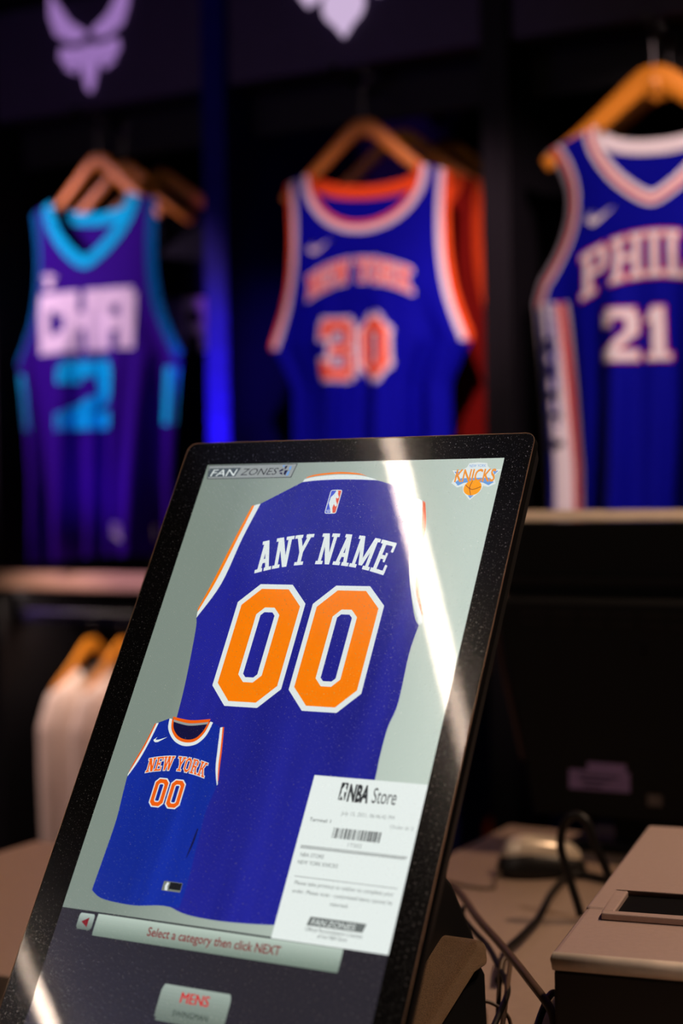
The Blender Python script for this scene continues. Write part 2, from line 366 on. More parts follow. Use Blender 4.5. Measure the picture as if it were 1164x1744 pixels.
# ================================================================ JERSEYS
def fabric(name, rgb, rough=0.75):
    return mat(name, rgb, rough, grain=0.06, gscale=120, bump=0.25, bscale=900, sheen=0.0, spec=0.06)
class Jersey:
    def __init__(s, name, loc, rot, label, cat, group, nw, nd, neck, sw, pinch, cw, ad, hw, L, fold=0.016, nfold=5, seed=0, ndb=0.035, slope=0.02, fast=1.6):
        s.fast = fast
        s.t = thing(name, loc, label, cat, group)
        s.M = Matrix.Translation(loc) @ Matrix.Rotation(rot, 4, 'Z')
        s.nw, s.nd, s.neck, s.sw, s.pinch, s.cw, s.ad, s.hw, s.L = nw, nd, neck, sw, pinch, cw, ad, hw, L
        s.fold, s.nf, s.seed, s.ndb, s.slope = fold, nfold, seed, ndb, slope
    def xo(s, d):            # half-width at depth d below the shoulder
        if d < s.ad:
            u = d/s.ad
            return s.sw-s.pinch*math.sin(math.pi*min(1, u*1.15))+(s.cw-s.sw)*u**4
        u = (d-s.ad)/(s.L-s.ad)
        return s.cw+(s.hw-s.cw)*min(1, u*s.fast)**0.8
    def xi(s, d, nd=None):   # neck half-width at depth d
        nd = nd or s.nd
        if d >= nd: return 0.0
        u = d/nd
        if s.neck == 'u' or nd != s.nd: return s.nw*max(0, 1-u**2.4)**0.5*(1-0.05*u)
        return s.nw*(1-u**1.8)**0.82
    def yd(s, x, d, back=False):
        wx = s.xo(d)+1e-4; r = min(1, abs(x)/wx)
        b = 0.045*(1-r**2.2)**0.7*(0.55+0.45*min(1, d/0.25))
        g = max(0, min(1, (d-0.26)/(s.L-0.26)))
        f = s.fold*g**0.8*(math.sin(s.nf*math.pi*(x/wx)*0.8+s.seed)+0.5*math.sin(s.nf*1.9*math.pi*(x/wx)+1.7+s.seed*2+2*d))*(1-r**6)
        return (b*0.8 if back else -b)+f*(0.6 if back else 1)
    def zz(s, x, d):
        top = -s.slope*max(0, (abs(x)-s.nw)/(s.sw-s.nw+1e-5))*max(0, 1-d/0.12) if d < 0.12 else 0
        hem = 0.012*math.sin(x*9+s.seed)*(d/s.L)**6
        return -d+top+hem
    def pt(s, x, d, off=0.0, back=False):
        return tuple(s.M @ Vector((x, s.yd(x, d, back)+(off if back else -off), s.zz(x, d))))
    def sheet(s, back=False, nx=40, nz=64):
        nd = s.ndb if back else s.nd
        ds = [nd*math.sin(math.pi/2*k/14) for k in range(15)]+[nd+(s.L-nd)*k/nz for k in range(1, nz+1)]
        V = []; F = []
        for sd in (-1, 1):
            b = len(V)
            for d in ds:
                a, c = s.xi(d, nd), s.xo(d)
                for k in range(nx+1):
                    x = a+(c-a)*k/nx
                    V.append(s.pt(sd*x, d, 0, back))
            for i in range(len(ds)-1):
                for k in range(nx):
                    q = b+i*(nx+1)+k
                    F.append((q, q+1, q+nx+2, q+nx+1))
        return V, F
    def ribbon(s, curve, w0, w1, off, back=False):
        """curve = [(x, d)], offset w0..w1 along its left normal"""
        V = []; F = []; n = len(curve)
        for i, (x, d) in enumerate(curve):
            a = curve[max(0, i-1)]; b = curve[min(n-1, i+1)]
            tx, td = b[0]-a[0], b[1]-a[1]; l = math.hypot(tx, td) or 1
            nx_, nd_ = -td/l, tx/l
            for w_ in (w0, w1):
                dd = max(0.0, d+nd_*w_)
                V.append(s.pt(x+nx_*w_, dd, off, back))
        for i in range(n-1): F.append((2*i, 2*i+1, 2*i+3, 2*i+2))
        return V, F
    def body(s, m, mb=None):
        s.front = part('front_panel', s.sheet(False), m, s.t, smooth=True)
        s.back = part('back_panel', s.sheet(True), mb or m, s.t, smooth=True)
    def neckcurve(s, nd=None, sd=0):
        nd = nd or s.nd; c = []
        for k in range(0, 61):
            a = math.pi*k/60
            d = nd*math.sin(a) if k not in (0, 60) else 0
            x = s.xi(min(d, nd*0.99999), nd)
            c.append((-x if k < 30 else (0 if k == 30 else x), d))
        return c
    def neck_trim(s, bands, backcol):
        for i, (w0, w1, m) in enumerate(bands):
            part('neck_trim', s.ribbon(s.neckcurve(), w0, w1, 0.002+0.0004*i), m, s.t, smooth=True)
        part('collar_band', s.ribbon(s.neckcurve(s.ndb), -0.004, 0.024, -0.003, True), backcol, s.t, smooth=True)
    def arm_trim(s, bands, until=None):
        ad = s.ad+0.004
        for sd in (-1, 1):
            c = [(sd*s.xo(ad*k/30), ad*k/30) for k in range(31)]
            for i, (w0, w1, m) in enumerate(bands):
                part('armhole_trim', s.ribbon(c, sd*w0, sd*w1, 0.002+0.0004*i), m, s.t, smooth=True)
    def side(s, d0, d1, wi, wo, m, off=0.0018, name='side_panel', sides=(-1, 1)):
        for sd in sides:
            V = []; F = []; n = 24
            for k in range(n+1):
                d = d0+(d1-d0)*k/n; o = s.xo(d)
                V += [s.pt(sd*(o-wi), d, off), s.pt(sd*(o-(wi+wo)/2), d, off), s.pt(sd*(o-wo), d, off)]
            for k in range(n): F += [(3*k, 3*k+1, 3*k+4, 3*k+3), (3*k+1, 3*k+2, 3*k+5, 3*k+4)]
            part(name, (V, F), m, s.t, smooth=True)
    def polys(s, name, qs, m, off=0.004, label=None):
        V = []; F = []
        for q in qs:
            n = len(V)
            if len(q) == 4:
                (ax, ad_), (bx, bd), (cx, cd), (dx, dd) = q
                g = max(1, min(8, int(max(math.dist(q[0], q[1]), math.dist(q[1], q[2]), math.dist(q[0], q[3]))/.008)))
                for i in range(g+1):
                    for k in range(g+1):
                        u, v = i/g, k/g
                        V.append(s.pt((ax*(1-u)+bx*u)*(1-v)+(dx*(1-u)+cx*u)*v, (ad_*(1-u)+bd*u)*(1-v)+(dd*(1-u)+cd*u)*v, off))
                for i in range(g):
                    for k in range(g):
                        a = n+i*(g+1)+k; F.append((a, a+1, a+g+2, a+g+1))
            else:
                V += [s.pt(x, d, off) for x, d in q]; F.append(tuple(range(n, n+len(q))))
        return part(name, (V, F), m, s.t, label=label)
    def text(s, name, txt, x0, x1, d0, d1, m, outline=None, ow=0.005, arch=0.0, off=0.004, gap=0.06):
        qs, L = layout(txt, gap)
        def mp(p):
            u = p[0]*2-1
            return (x0+(x1-x0)*p[0], d1-(d1-d0)*p[1]+arch*u*u)
        Q = [[mp(p) for p in q] for q in qs]
        if outline: s.polys(name+'_outline', [grow(q, ow, ow) for q in Q], outline, off-0.0015)
        s.polys(name, Q, m, off)
SWOOSH = [(0, .62), (.07, .86), (.2, 1.0), (.38, .93), (1.0, 0.0), (.42, .52), (.22, .6), (.15, .5), (.24, .12)]

f_purple = fabric('purple fabric', (46, 5, 122)); f_teal = fabric('teal fabric', (0, 190, 222))
f_white = fabric('white fabric', (225, 222, 222)); f_blue = fabric('royal blue fabric', (6, 6, 150))
f_orange = fabric('orange fabric', (236, 84, 30)); f_navy = fabric('philly blue fabric', (6, 8, 140))
f_red = fabric('red fabric', (200, 40, 50)); f_grey = fabric('grey fabric', (150, 150, 158))
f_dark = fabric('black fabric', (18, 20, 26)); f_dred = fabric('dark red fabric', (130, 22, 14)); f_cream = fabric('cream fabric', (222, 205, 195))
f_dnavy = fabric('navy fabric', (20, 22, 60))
JG = 'jerseys facing out on the wall'; HG = 'wooden hangers on the jersey wall'
# --- purple jersey
j = Jersey('basketball_jersey', (-2.322, 3.0, 0.665), 0, 'purple sleeveless jersey with teal trim, CHA across the chest and a teal number 2', 'jersey', JG,
           .110, .138, 'v', .178, .010, .238, .37, .205, .835, fold=.042, nfold=3.4, seed=.6)
j.body(f_purple); j.neck_trim([(-.001, 0.027, f_teal)], f_teal); j.arm_trim([(-0.003, 0.016, fabric('deep teal fabric', (0, 110, 165)))])
j.side(.40, .53, .0, .035, f_teal)
j.text('chest_lettering', 'cha', -.143, .135, .222, .350, f_white, f_white, .006, gap=.02)
j.text('front_number', 't', -.068, .082, .378, .535, f_teal, None, gap=0)
j.polys('chest_logo', [[(-.13, .205), (-.095, .205), (-.112, .165)], [(-.145, .17), (-.12, .185), (-.11, .172)], [(-.112, .19), (-.085, .178), (-.108, .172)]], f_white)
j.polys('hem_tag', [[(.085, .755), (.155, .765), (.155, .80), (.10, .80), (.085, .785)]], f_white)
hanger((-2.310, 3.0, 0.757), 0, 'wooden hanger holding the front purple jersey', HG, half=.178, drop=.128, ztop=.86)
hanger((-2.310, 3.10, 0.757), R_(6), 'wooden hanger just behind the one holding the purple jersey', HG, half=.18, ztop=.86)
j = Jersey('basketball_jersey', (-2.300, 3.22, 0.665), R_(6), 'dark teal jersey hanging half hidden behind the purple jersey', 'jersey', JG,
           .132, .060, 'u', .178, .010, .238, .37, .205, .82, fold=.014, seed=1.6)
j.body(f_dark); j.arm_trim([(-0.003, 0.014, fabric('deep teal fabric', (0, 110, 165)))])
j.text('chest_lettering', 'cha', -.143, .165, .222, .350, f_cream, None, gap=.05)
hanger((-2.300, 3.22, 0.757), R_(6), 'wooden hanger holding the dark jersey behind the purple one', HG, half=.225, ztop=.86)
# --- blue and orange jersey
j = Jersey('basketball_jersey', (-1.605, 3.0, 0.655), R_(8), 'royal blue jersey with orange and white trim reading NEW YORK with number 30', 'jersey', JG,
           .118, .116, 'u', .182, .006, .228, .365, .178, .83, fast=5.0, fold=.042, nfold=3.6, seed=2.2)
j.body(f_blue); j.neck_trim([(-.001, 0.009, f_orange), (0.009, 0.022, f_white)], f_orange)
j.arm_trim([(-0.003, 0.010, f_orange), (0.010, 0.022, f_white)])
j.text('chest_lettering', 'NEW YORK', -.124, .108, .192, .240, f_orange, f_white, .0035, arch=.030, gap=.04)
j.text('front_number', '30', -.088, .062, .318, .440, f_orange, f_white, .007, gap=.16)
j.polys('chest_logo', [[(-.125+.055*x, .148+.026*y) for x, y in SWOOSH]], f_white)
hanger((-1.612, 3.0, 0.752), R_(8), 'wooden hanger holding the blue and orange jersey', HG, half=.185, drop=.128, ztop=.86)
for k, (dy, lab, fm) in enumerate(((.15, 'dark red sleeveless jersey directly behind the blue and orange jersey', f_dred),
                                   (.29, 'darker red sleeveless jersey, last behind the blue and orange jersey', f_dred))):
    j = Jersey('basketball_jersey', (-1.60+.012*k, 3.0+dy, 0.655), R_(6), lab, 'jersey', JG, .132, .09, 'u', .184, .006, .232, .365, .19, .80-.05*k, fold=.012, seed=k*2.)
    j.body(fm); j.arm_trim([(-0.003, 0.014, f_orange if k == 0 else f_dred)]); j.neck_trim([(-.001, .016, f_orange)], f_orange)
    if k: j.polys('hem_tag', [[(.12, .43), (.16, .43), (.16, .46), (.12, .46)]], f_white)
hanger((-1.600, 3.15, 0.755), R_(6), 'wooden hanger of the first red jersey behind the blue and orange one', HG, half=.205, ztop=.86)
hanger((-1.560, 3.29, 0.758), R_(-12), 'wooden hanger sticking out furthest right behind the blue and orange jersey', HG, half=.245, drop=.155, ztop=.86)
# --- blue and white jersey
j = Jersey('basketball_jersey', (-.975, 3.0, 0.678), R_(0), 'deep blue jersey with white and red trim reading PHILA with number 21', 'jersey', JG,
           .114, .140, 'v', .225, .045, .258, .335, .235, .84, fold=.042, nfold=3.4, seed=.9, slope=.035)
j.body(f_navy); j.neck_trim([(-.001, .010, f_white), (.010, .019, f_red), (.019, .026, f_white)], f_white)
j.arm_trim([(-.003, .010, f_grey), (.010, .021, f_red), (.021, .028, f_white)])
j.side(.335, .838, .0, .055, f_white); j.side(.335, .838, .055, .072, f_red, .0022, 'side_stripe'); j.side(.335, .838, .072, .080, f_white, .0022, 'side_stripe')
for k, ch in enumerate('PHILA'):
    qs, L = layout(ch); xo = j.xo(.40+.05*k)
    j.polys('side_letter', [[(-xo+.018+.026*py, .40+.048*k+.036*px) for px, py in q] for q in qs], f_dnavy, .0045)
j.text('chest_lettering', 'PHILA', -.145, .145, .215, .300, f_white, f_red, .0035, arch=.035, gap=.05)
j.text('front_number', '21', -.095, .03, .358, .458, f_white, f_red, .003, gap=.14)
j.polys('chest_logo', [[(-.135+.06*x, .160+.032*y) for x, y in SWOOSH]], f_white)
hanger((-.982, 3.0, 0.768), 0, 'broad wooden hanger holding the blue and white jersey', HG, half=.225, drop=.13, tall=.030, ztop=.865)
hanger((-.980, 3.09, 0.768), R_(3), 'wooden hanger directly behind the one with the blue and white jersey', HG, half=.215, drop=.13, ztop=.865)

# ================================================================ LOWER RAIL CLOTHES
def shirt(loc, rot, label, m, group, L=.50, badge=None):
    t = thing('t_shirt', loc, label, 'shirt', group)
    M = Matrix.Translation(loc) @ Matrix.Rotation(rot, 4, 'Z')
    out = [(.07, 0), (.20, -.045), (.245, -.10), (.262, -.24), (.215, -.25), (.20, -.16), (.205, -L*.6), (.21, -L)]
    V = []; F = []
    for sd in (-1, 1):
        for bk in (-1, 1):
            rows = 30; b = len(V)
            for i in range(rows+1):
                d = L*i/rows
                if d < .25: wx = (.07+(.20-.07)*min(1, d/.045)) if d < .045 else .20+.05*min(1, (d-.045)/.08)
                else: wx = .25-.015*(d-.25)/.25
                wi = .07*max(0, 1-(d/.05)**2)**.5 if (bk < 0 and d < .05) else 0
                if bk > 0 and d < .02: wi = .06*(1-d/.02)
                for k in range(11):
                    x = wi+(wx-wi)*k/10; r = k/10
                    y = bk*(.035*(1-r**2)**.6*min(1, .3+d/.1))+.012*math.sin(x*55+d*3+rot*5)*(d/L)
                    V.append(tuple(M @ Vector((sd*x, y, -d))))
            for i in range(rows):
                for k in range(10):
                    q = b+i*11+k; F.append((q, q+1, q+12, q+11))
    part('body', (V, F), m, t, smooth=True)
    if badge:
        Vb = [tuple(M @ Vector((.04*math.cos(a)+.0, -.052, -.30+.035*math.sin(a)))) for a in [2*math.pi*k/16 for k in range(16)]]
        part('printed_badge', (Vb, [tuple(range(16))]), badge, t)
    hanger((loc[0], loc[1], loc[2]+.062), rot, 'wooden hanger under '+label.replace(' hanging', '').replace('the ', ''), 'wooden hangers on the lower rail', half=.18, drop=.09, tall=.02, ztop=loc[2]+.062+.075)
for (x, r, lab) in ((-2.530, 97, 'cream long sleeved shirt hanging leftmost on the lower rail left of the kiosk'),
                    (-2.430, 96, 'cream long sleeved shirt hanging second, cut off by the left kiosk edge'),
                    (-2.330, 95, 'cream long sleeved shirt mostly hidden behind the kiosk on the lower rail')):
    shirt((x, 3.22, -.450), R_(r), lab, f_cream, 'cream shirts on the lower rail', .47)
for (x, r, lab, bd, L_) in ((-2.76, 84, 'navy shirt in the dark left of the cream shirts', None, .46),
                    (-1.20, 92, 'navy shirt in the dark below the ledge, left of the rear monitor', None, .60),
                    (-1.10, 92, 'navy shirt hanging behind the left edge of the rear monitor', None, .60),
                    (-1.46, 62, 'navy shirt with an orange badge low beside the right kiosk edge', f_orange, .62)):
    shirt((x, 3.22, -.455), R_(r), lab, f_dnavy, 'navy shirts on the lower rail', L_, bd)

# ================================================================ COUNTERS
m_ctop = mat('warm grey counter laminate', (150, 128, 112), 0.42, grain=0.05, gscale=90, bump=0.05, bscale=700)
m_cbody = mat('dark counter carcass', (24, 22, 22), 0.6)
def counter(name, x0, x1, y0, y1, label):
    t = thing(name, ((x0+x1)/2, (y0+y1)/2, -1.55), label, 'counter', 'sales counters')
    part('worktop', box(x0, x1, y0, y1, -.552, -.52), m_ctop, t, bevel=.003)
    part('cabinet_body', box(x0+.03, x1-.03, y0+.03, y1-.03, -1.47, -.5525), m_cbody, t)
    part('plinth', box(x0+.06, x1-.06, y0+.06, y1-.06, -1.55, -1.4705), m_black, t)
counter('sales_counter', -1.558, -.9715, 1.315, 1.843, 'short grey topped counter section at the left behind the kiosk')
counter('sales_counter', -.970, .9, .85, 2.231, 'wide grey topped counter holding the mouse, printer and kiosk')

# ================================================================ KIOSK
O0 = Vector((-0.84675, 1.26128, 0.01795))
E1 = Vector((1, 0, 0)); E2 = Vector((0, .527315, .84967)); EN = Vector((0, -.84967, .527315))
def K(u, v, n=0.0): return tuple(O0+E1*(u/1000)-E2*(v/1000)+EN*(n/1000))
kiosk = thing('touchscreen_kiosk', (-.69, 1.33, -.52), 'large tilted black touchscreen kiosk showing a blue ANY NAME 00 jersey', 'touchscreen')
m_bez = mat('black printed bezel', (5, 5, 6), 0.8, spec=0.05)
m_case = mat('satin black plastic', (5, 5, 6), 0.6, spec=.25, bump=0.1, bscale=1200)
m_edge = mat('painted edge highlight', (150, 120, 98), 0.4, 1.0)  # warm highlight of the bezel chamfer, painted as a thin ring
def rrect(u0, u1, v0, v1, r, n=6):
    P = []
    for cx, cy, a0 in ((u1-r, v0+r, -90), (u1-r, v1-r, 0), (u0+r, v1-r, 90), (u0+r, v0+r, 180)):
        for k in range(n+1):
            a = R_(a0+90*k/n); P.append((cx+r*math.cos(a), cy+r*math.sin(a)))
    return P
def slab(outline, n0, n1, outline2=None):
    o2 = outline2 or outline; n = len(outline)
    V = [K(u, v, n0) for u, v in outline]+[K(u, v, n1) for u, v in o2]
    return V, [tuple(range(n)), tuple(range(2*n-1, n-1, -1))]+[(i, (i+1) % n, n+(i+1) % n, n+i) for i in range(n)]
def ring(o, i, n0, n1):
    n = len(o); V = []; F = []
    for L_, nn in ((o, n0), (i, n0), (o, n1), (i, n1)): V += [K(u, v, nn) for u, v in L_]
    for k in range(n):
        m_ = (k+1) % n
        F += [(k, m_, n+m_, n+k), (2*n+k, 3*n+k, 3*n+m_, 2*n+m_), (k, 2*n+k, 2*n+m_, m_), (n+k, n+m_, 3*n+m_, 3*n+k)]
    return V, F
UO = (-31.0, 323.8, -24.0, 556.0)
outer = rrect(UO[0], UO[1], UO[2], UO[3], 9)
def inset(d, r=None): return rrect(UO[0]+d, UO[1]-d, UO[2]+d, UO[3]-d, (r or max(1, 9-d)))
disp_o = rrect(-2.6, 299.4, 0.0, 531.0, .5)
part('bezel', ring(outer, disp_o, .05, -8), m_bez, kiosk)
part('edge_highlight', ring(outer, inset(.5), 1.0, .06), m_edge, kiosk, label='thin warm highlight line painted around the glass')
def pane_mat():
    m = bpy.data.materials.new('dusty cover glass'); m.use_nodes = True; nt = m.node_tree; N = nt.nodes; N.clear()
    out = N.new('ShaderNodeOutputMaterial'); L = nt.links.new
    tr = N.new('ShaderNodeBsdfTransparent'); g1 = N.new('ShaderNodeBsdfGlossy'); g1.inputs['Roughness'].default_value = 0.015
    g2 = N.new('ShaderNodeBsdfGlossy'); g2.inputs['Roughness'].default_value = 0.13
    fr = N.new('ShaderNodeFresnel'); fr.inputs['IOR'].default_value = 1.5
    mx = N.new('ShaderNodeMixShader'); mx.inputs[0].default_value = 0.42
    L(g1.outputs[0], mx.inputs[1]); L(g2.outputs[0], mx.inputs[2])
    ms = N.new('ShaderNodeMixShader'); L(fr.outputs[0], ms.inputs[0]); L(tr.outputs[0], ms.inputs[1]); L(mx.outputs[0], ms.inputs[2])
    tc = N.new('ShaderNodeTexCoord'); last = None
    for sc, th, po in ((420, .10, .0), (190, .085, 3.1)):
        mp = N.new('ShaderNodeMapping'); mp.inputs['Location'].default_value = (po, po, po); mp.inputs['Rotation'].default_value = (R_(-31.8), 0, 0)
        vo = N.new('ShaderNodeTexVoronoi'); vo.inputs['Scale'].default_value = sc; vo.voronoi_dimensions = '2D'
        L(tc.outputs['Object'], mp.inputs[0]); L(mp.outputs[0], vo.inputs['Vector'])
        sp = N.new('ShaderNodeSeparateXYZ'); L(vo.outputs['Color'], sp.inputs[0])
        rad = N.new('ShaderNodeMath'); rad.operation = 'MULTIPLY'; rad.inputs[1].default_value = th; L(sp.outputs['X'], rad.inputs[0])
        lt = N.new('ShaderNodeMath'); lt.operation = 'LESS_THAN'; L(vo.outputs['Distance'], lt.inputs[0]); L(rad.outputs[0], lt.inputs[1])
        if last is None: last = lt
        else:
            a = N.new('ShaderNodeMath'); a.operation = 'MAXIMUM'; L(last.outputs[0], a.inputs[0]); L(lt.outputs[0], a.inputs[1]); last = a
    k = N.new('ShaderNodeMath'); k.operation = 'MULTIPLY'; k.inputs[1].default_value = 0.42; L(last.outputs[0], k.inputs[0])
    kc = N.new('ShaderNodeCombineXYZ')
    for a_ in range(3): L(k.outputs[0], kc.inputs[a_])
    df = N.new('ShaderNodeBsdfDiffuse'); L(kc.outputs[0], df.inputs['Color'])   # sparse dust lying on the glass
    md = N.new('ShaderNodeAddShader'); L(ms.outputs[0], md.inputs[0]); L(df.outputs[0], md.inputs[1])
    gb = N.new('ShaderNodeNewGeometry')
    mb = N.new('ShaderNodeMixShader'); L(gb.outputs['Backfacing'], mb.inputs[0]); L(md.outputs[0], mb.inputs[1])
    tr2 = N.new('ShaderNodeBsdfTransparent'); L(tr2.outputs[0], mb.inputs[2])
    L(mb.outputs[0], out.inputs['Surface']); return m
gi = inset(.8)
part('cover_glass', slab(gi, 1.0, .75), pane_mat(), kiosk, label='glossy dusty cover glass')
# casing behind
part('rear_casing', slab(inset(1.5), -8.2, -30, inset(7)), m_case, kiosk, bevel=.003)
def hump(x0, x1, prof): return prism(prof, 'x', x0, x1)
part('rear_housing', hump(-.80, -.625, [(1.245, -.10), (1.27, -.16), (1.255, -.26), (1.275, -.335), (1.310, -.362), (1.364, -.432), (1.350, -.444), (1.25, -.446), (1.06, -.435), (1.085, -.30), (1.20, -.115)]), m_case, kiosk, bevel=.006)
m_foot = mat('sparkling textured bronze plastic', (150, 122, 94), 0.30, .7, grain=.5, gscale=1100, bump=1.0, bscale=2200)
part('stand_foot', prism([(1.300, -.422), (1.06, -.518), (1.06, -.519), (1.325, -.519), (1.320, -.445)], 'x', -.80, -.600), m_case, kiosk)
part('foot_cover', prism([(1.288, -.404), (1.040, -.508), (1.040, -.5195), (1.062, -.5195), (1.285, -.434), (1.314, -.434), (1.310, -.412)], 'x', -.80, -.592), m_foot, kiosk, label='sparkling grainy cover sloping over the foot', bevel=.011)
part('base_plate', box(-.79, -.61, 1.065, 1.32, -.52, -.5192), m_case, kiosk)

# ---- the display and what it shows (flat picture content, at its real place and size)
disp = part('display', slab(disp_o, -.30, -2.5), glow('display black', (44, 41, 48)), kiosk, label='lit portrait display')
LAY = [0]
def dp(name, polys, m, layer, label=None):
    V = []; F = []
    for q in polys:
        n = len(V); V += [K(u, v, -.28+.035*layer) for u, v in q]; F.append(tuple(range(n, n+len(q))))
    return part(name, (V, F), m, disp, label=label)
def smooth2(P, k=5): return [(p.x, p.y) for p in catmull([(a, b, 0) for a, b in P], k)]
def dtext(name, body, u0, u1, vb, vt, m, layer, shear=0.0, weight=0.0):
    cu = bpy.data.curves.new('t', 'FONT'); cu.body = body; cu.resolution_u = 3; cu.offset = weight
    ob = bpy.data.objects.new('t', cu); COL.objects.link(ob)
    bpy.context.view_layer.update()
    me = bpy.data.meshes.new_from_object(ob.evaluated_get(bpy.context.evaluated_depsgraph_get()))
    P = [v.co.copy() for v in me.vertices]; FF = [tuple(p.vertices) for p in me.polygons]
    bpy.data.objects.remove(ob); bpy.data.meshes.remove(me); bpy.data.curves.remove(cu)
    xs = [p.x for p in P]; x0, x1 = min(xs), max(xs); cap = 0.729
    V = [K(u0+(p.x-x0)/(x1-x0)*(u1-u0)+shear*(p.y/cap), vb+(vt-vb)*p.y/cap, -.28+.035*layer) for p in P]
    return part(name, (V, FF), m, disp)
cW = glow('screen white', (226, 234, 232)); cO = glow('screen orange', (252, 128, 8)); cB = glow('screen jersey blue', (34, 36, 142), fold=.2)
cB2 = glow('screen small jersey blue', (20, 44, 152), fold=.20); cO2 = glow('screen small orange', (240, 96, 14)); cR = glow('screen red', (205, 36, 38))
cK = glow('screen ink', (52, 54, 56)); cG = glow('screen grey ink', (150, 156, 154)); cRec = glow('screen receipt white', (234, 242, 238)); cDr = glow('screen dark red text', (128, 26, 32))
cNavy = glow('screen navy', (22, 20, 60)); cLb = glow('screen light blue', (110, 160, 220)); cGold = glow('screen gold', (250, 176, 36))
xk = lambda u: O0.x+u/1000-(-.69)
bgm = glow('screen backdrop with haze', (128, 141, 131), grad=(xk(40), xk(290), (196, 210, 199)))  # brightens to the right: haze on the glass put into the backdrop colour
dp('backdrop_with_haze', [[(-2.6, 0), (299.4, 0), (299.4, 427), (-2.6, 427)]], bgm, 0.4)
dp('divider_line', [[(-2.6, 426.6), (299.4, 426.6), (299.4, 427.3), (-2.6, 427.3)]], cK, .8)
# large jersey, back view
body = [(106.7, 20.7)]+smooth2([(106.7, 20.7), (120, 19.3), (142, 18.6), (166, 19.2), (183.2, 20.3)])[1:]+[(202, 25.6), (225.7, 38.9)]
body += smooth2([(225.7, 38.9), (226.3, 66), (233.3, 97.4), (242.4, 127.9), (252.6, 153.1), (257.8, 159.7)])[1:]
body += smooth2([(257.8, 159.7), (255.5, 186), (256.6, 229), (252.8, 251), (252.3, 276), (253, 295), (252, 340), (250, 380), (247, 408), (235, 414)])[1:]
body += smooth2([(235, 414), (198.2, 417.5), (170, 419.5), (143.3, 420.2), (117.7, 418.8), (101.4, 414.8)])[1:]
body += [(60, 413), (52, 330)]+smooth2([(51.5, 290), (51.1, 256), (48.5, 219.9), (42.2, 172), (38.9, 159.4)])
body += smooth2([(38.9, 159.4), (53.8, 125.2), (61.1, 79.2), (69.2, 42.9)])[1:]
dp('jersey_picture', [body], cB, 1, 'large blue jersey picture, back view')
def band(name, A, B, m, layer):
    A = smooth2(A, 6); B = smooth2(B, 6); n = min(len(A), len(B))
    dp(name, [[A[i], A[i+1], B[i+1], B[i]] for i in range(n-1)], m, layer)
band('picture_trim', [(69.2, 42.9), (61.1, 79.2), (53.8, 125.2), (38.9, 159.4)], [(63.3, 44.4), (56.5, 78), (47.5, 122.5), (38.0, 154)], cW, 1.6)
band('picture_trim', [(63.3, 44.4), (56.5, 78), (47.5, 122.5), (38.2, 153.6)], [(60.6, 45.2), (53.5, 77), (44.5, 121.5), (37.4, 150.6)], cO, 1.6)
band('picture_trim', [(225.7, 38.9), (226.3, 66), (233.3, 97.4), (242.4, 127.9), (257.8, 159.7)], [(232.5, 41.5), (237, 66), (241.5, 97), (248.5, 127.8), (260.5, 157.4)], cW, 1.6)
band('picture_trim', [(232.3, 41.4), (237, 66), (240.8, 97), (247.0, 127.8), (258.4, 151)], [(235.2, 43.2), (241.3, 66), (243.8, 97), (250.0, 126), (259.6, 150)], glow('screen coral', (236, 110, 74)), 1.8)
band('picture_trim', [(106.7, 20.7), (120, 19.3), (142, 18.6), (166, 19.2), (183.2, 20.3)], [(108, 17.6), (120, 15.2), (142, 13.6), (164, 14.9), (179, 18.3)], cW, 1.6)
band('picture_trim', [(109.2, 16.8), (120, 14.3), (142, 12.7), (164, 14.1), (171, 16.0)], [(110, 15.4), (120, 12.6), (142, 10.8), (162, 12.6), (171, 15.8)], cO, 1.8)
# ANY NAME
qs, L = layout('ANY NAME', .05)
def mp_any(p):
    s_ = p[0]*2-1; h = p[1]; uu = 149.3+(64.3+5.2*h)*s_
    return (uu, 104.4+10.0*s_*s_-h*(30.6+.3*s_*s_))
dp('name_lettering', [[mp_any(p) for p in q] for q in qs], cW, 2.4, 'white ANY NAME lettering')
# 00
def oct0(u0, u1, v0, v1, c):
    return [(u0+c, v0), (u1-c, v0), (u1, v0+c), (u1, v1-c), (u1-c, v1), (u0+c, v1), (u0, v1-c), (u0, v0+c)]
def zero(name, u0, u1, v0, v1, c, t1, t2, mW, mO, mH, layer):
    dp(name+'_outline', [oct0(u0, u1, v0, v1, c)], mW, layer)
    dp(name, [oct0(u0+t1, u1-t1, v0+t1, v1-t1, c-t1*.42)], mO, layer+.5)
    a = t1+t2
    dp(name+'_outline', [oct0(u0+a, u1-a, v0+a, v1-a, c*.38)], mW, layer+1.0)
    a += t1
    dp(name+'_opening', [oct0(u0+a, u1-a, v0+a, v1-a, c*.17)], mH, layer+1.5)
zero('number_zero', 77.0, 145.6, 124.9, 241.0, 18, 4.6, 18.0, cW, cO, cB, 2)
zero('number_zero', 152.9, 221.5, 124.9, 241.0, 18, 4.6, 18.0, cW, cO, cB, 2)
# league tag (rounded badge, blue left, red right, pale figure)
dp('league_badge', [rrect(138.6, 150.4, 29.4, 53.8, 2)], cW, 2)
dp('league_badge_blue', [rrect(139.4, 144.8, 30.2, 53.0, 1)], glow('screen badge blue', (70, 90, 205)), 2.4)
dp('league_badge_red', [rrect(144.8, 149.6, 30.2, 53.0, 1)], glow('screen badge red', (226, 92, 66)), 2.4)
dp('league_badge_figure', [[(144.5, 30.2), (146.6, 31), (146.8, 33.5), (148.8, 37), (148, 38.5), (146, 37.5), (147, 41), (149.3, 45), (148.3, 47), (145.6, 44), (145.2, 48), (146.8, 53), (145, 53), (142.2, 47), (140.2, 43), (140.6, 37), (143, 34)]], cW, 2.8)
dtext('league_badge_letters', 'NBA', 140.2, 144.4, 52.4, 49.4, cW, 3)
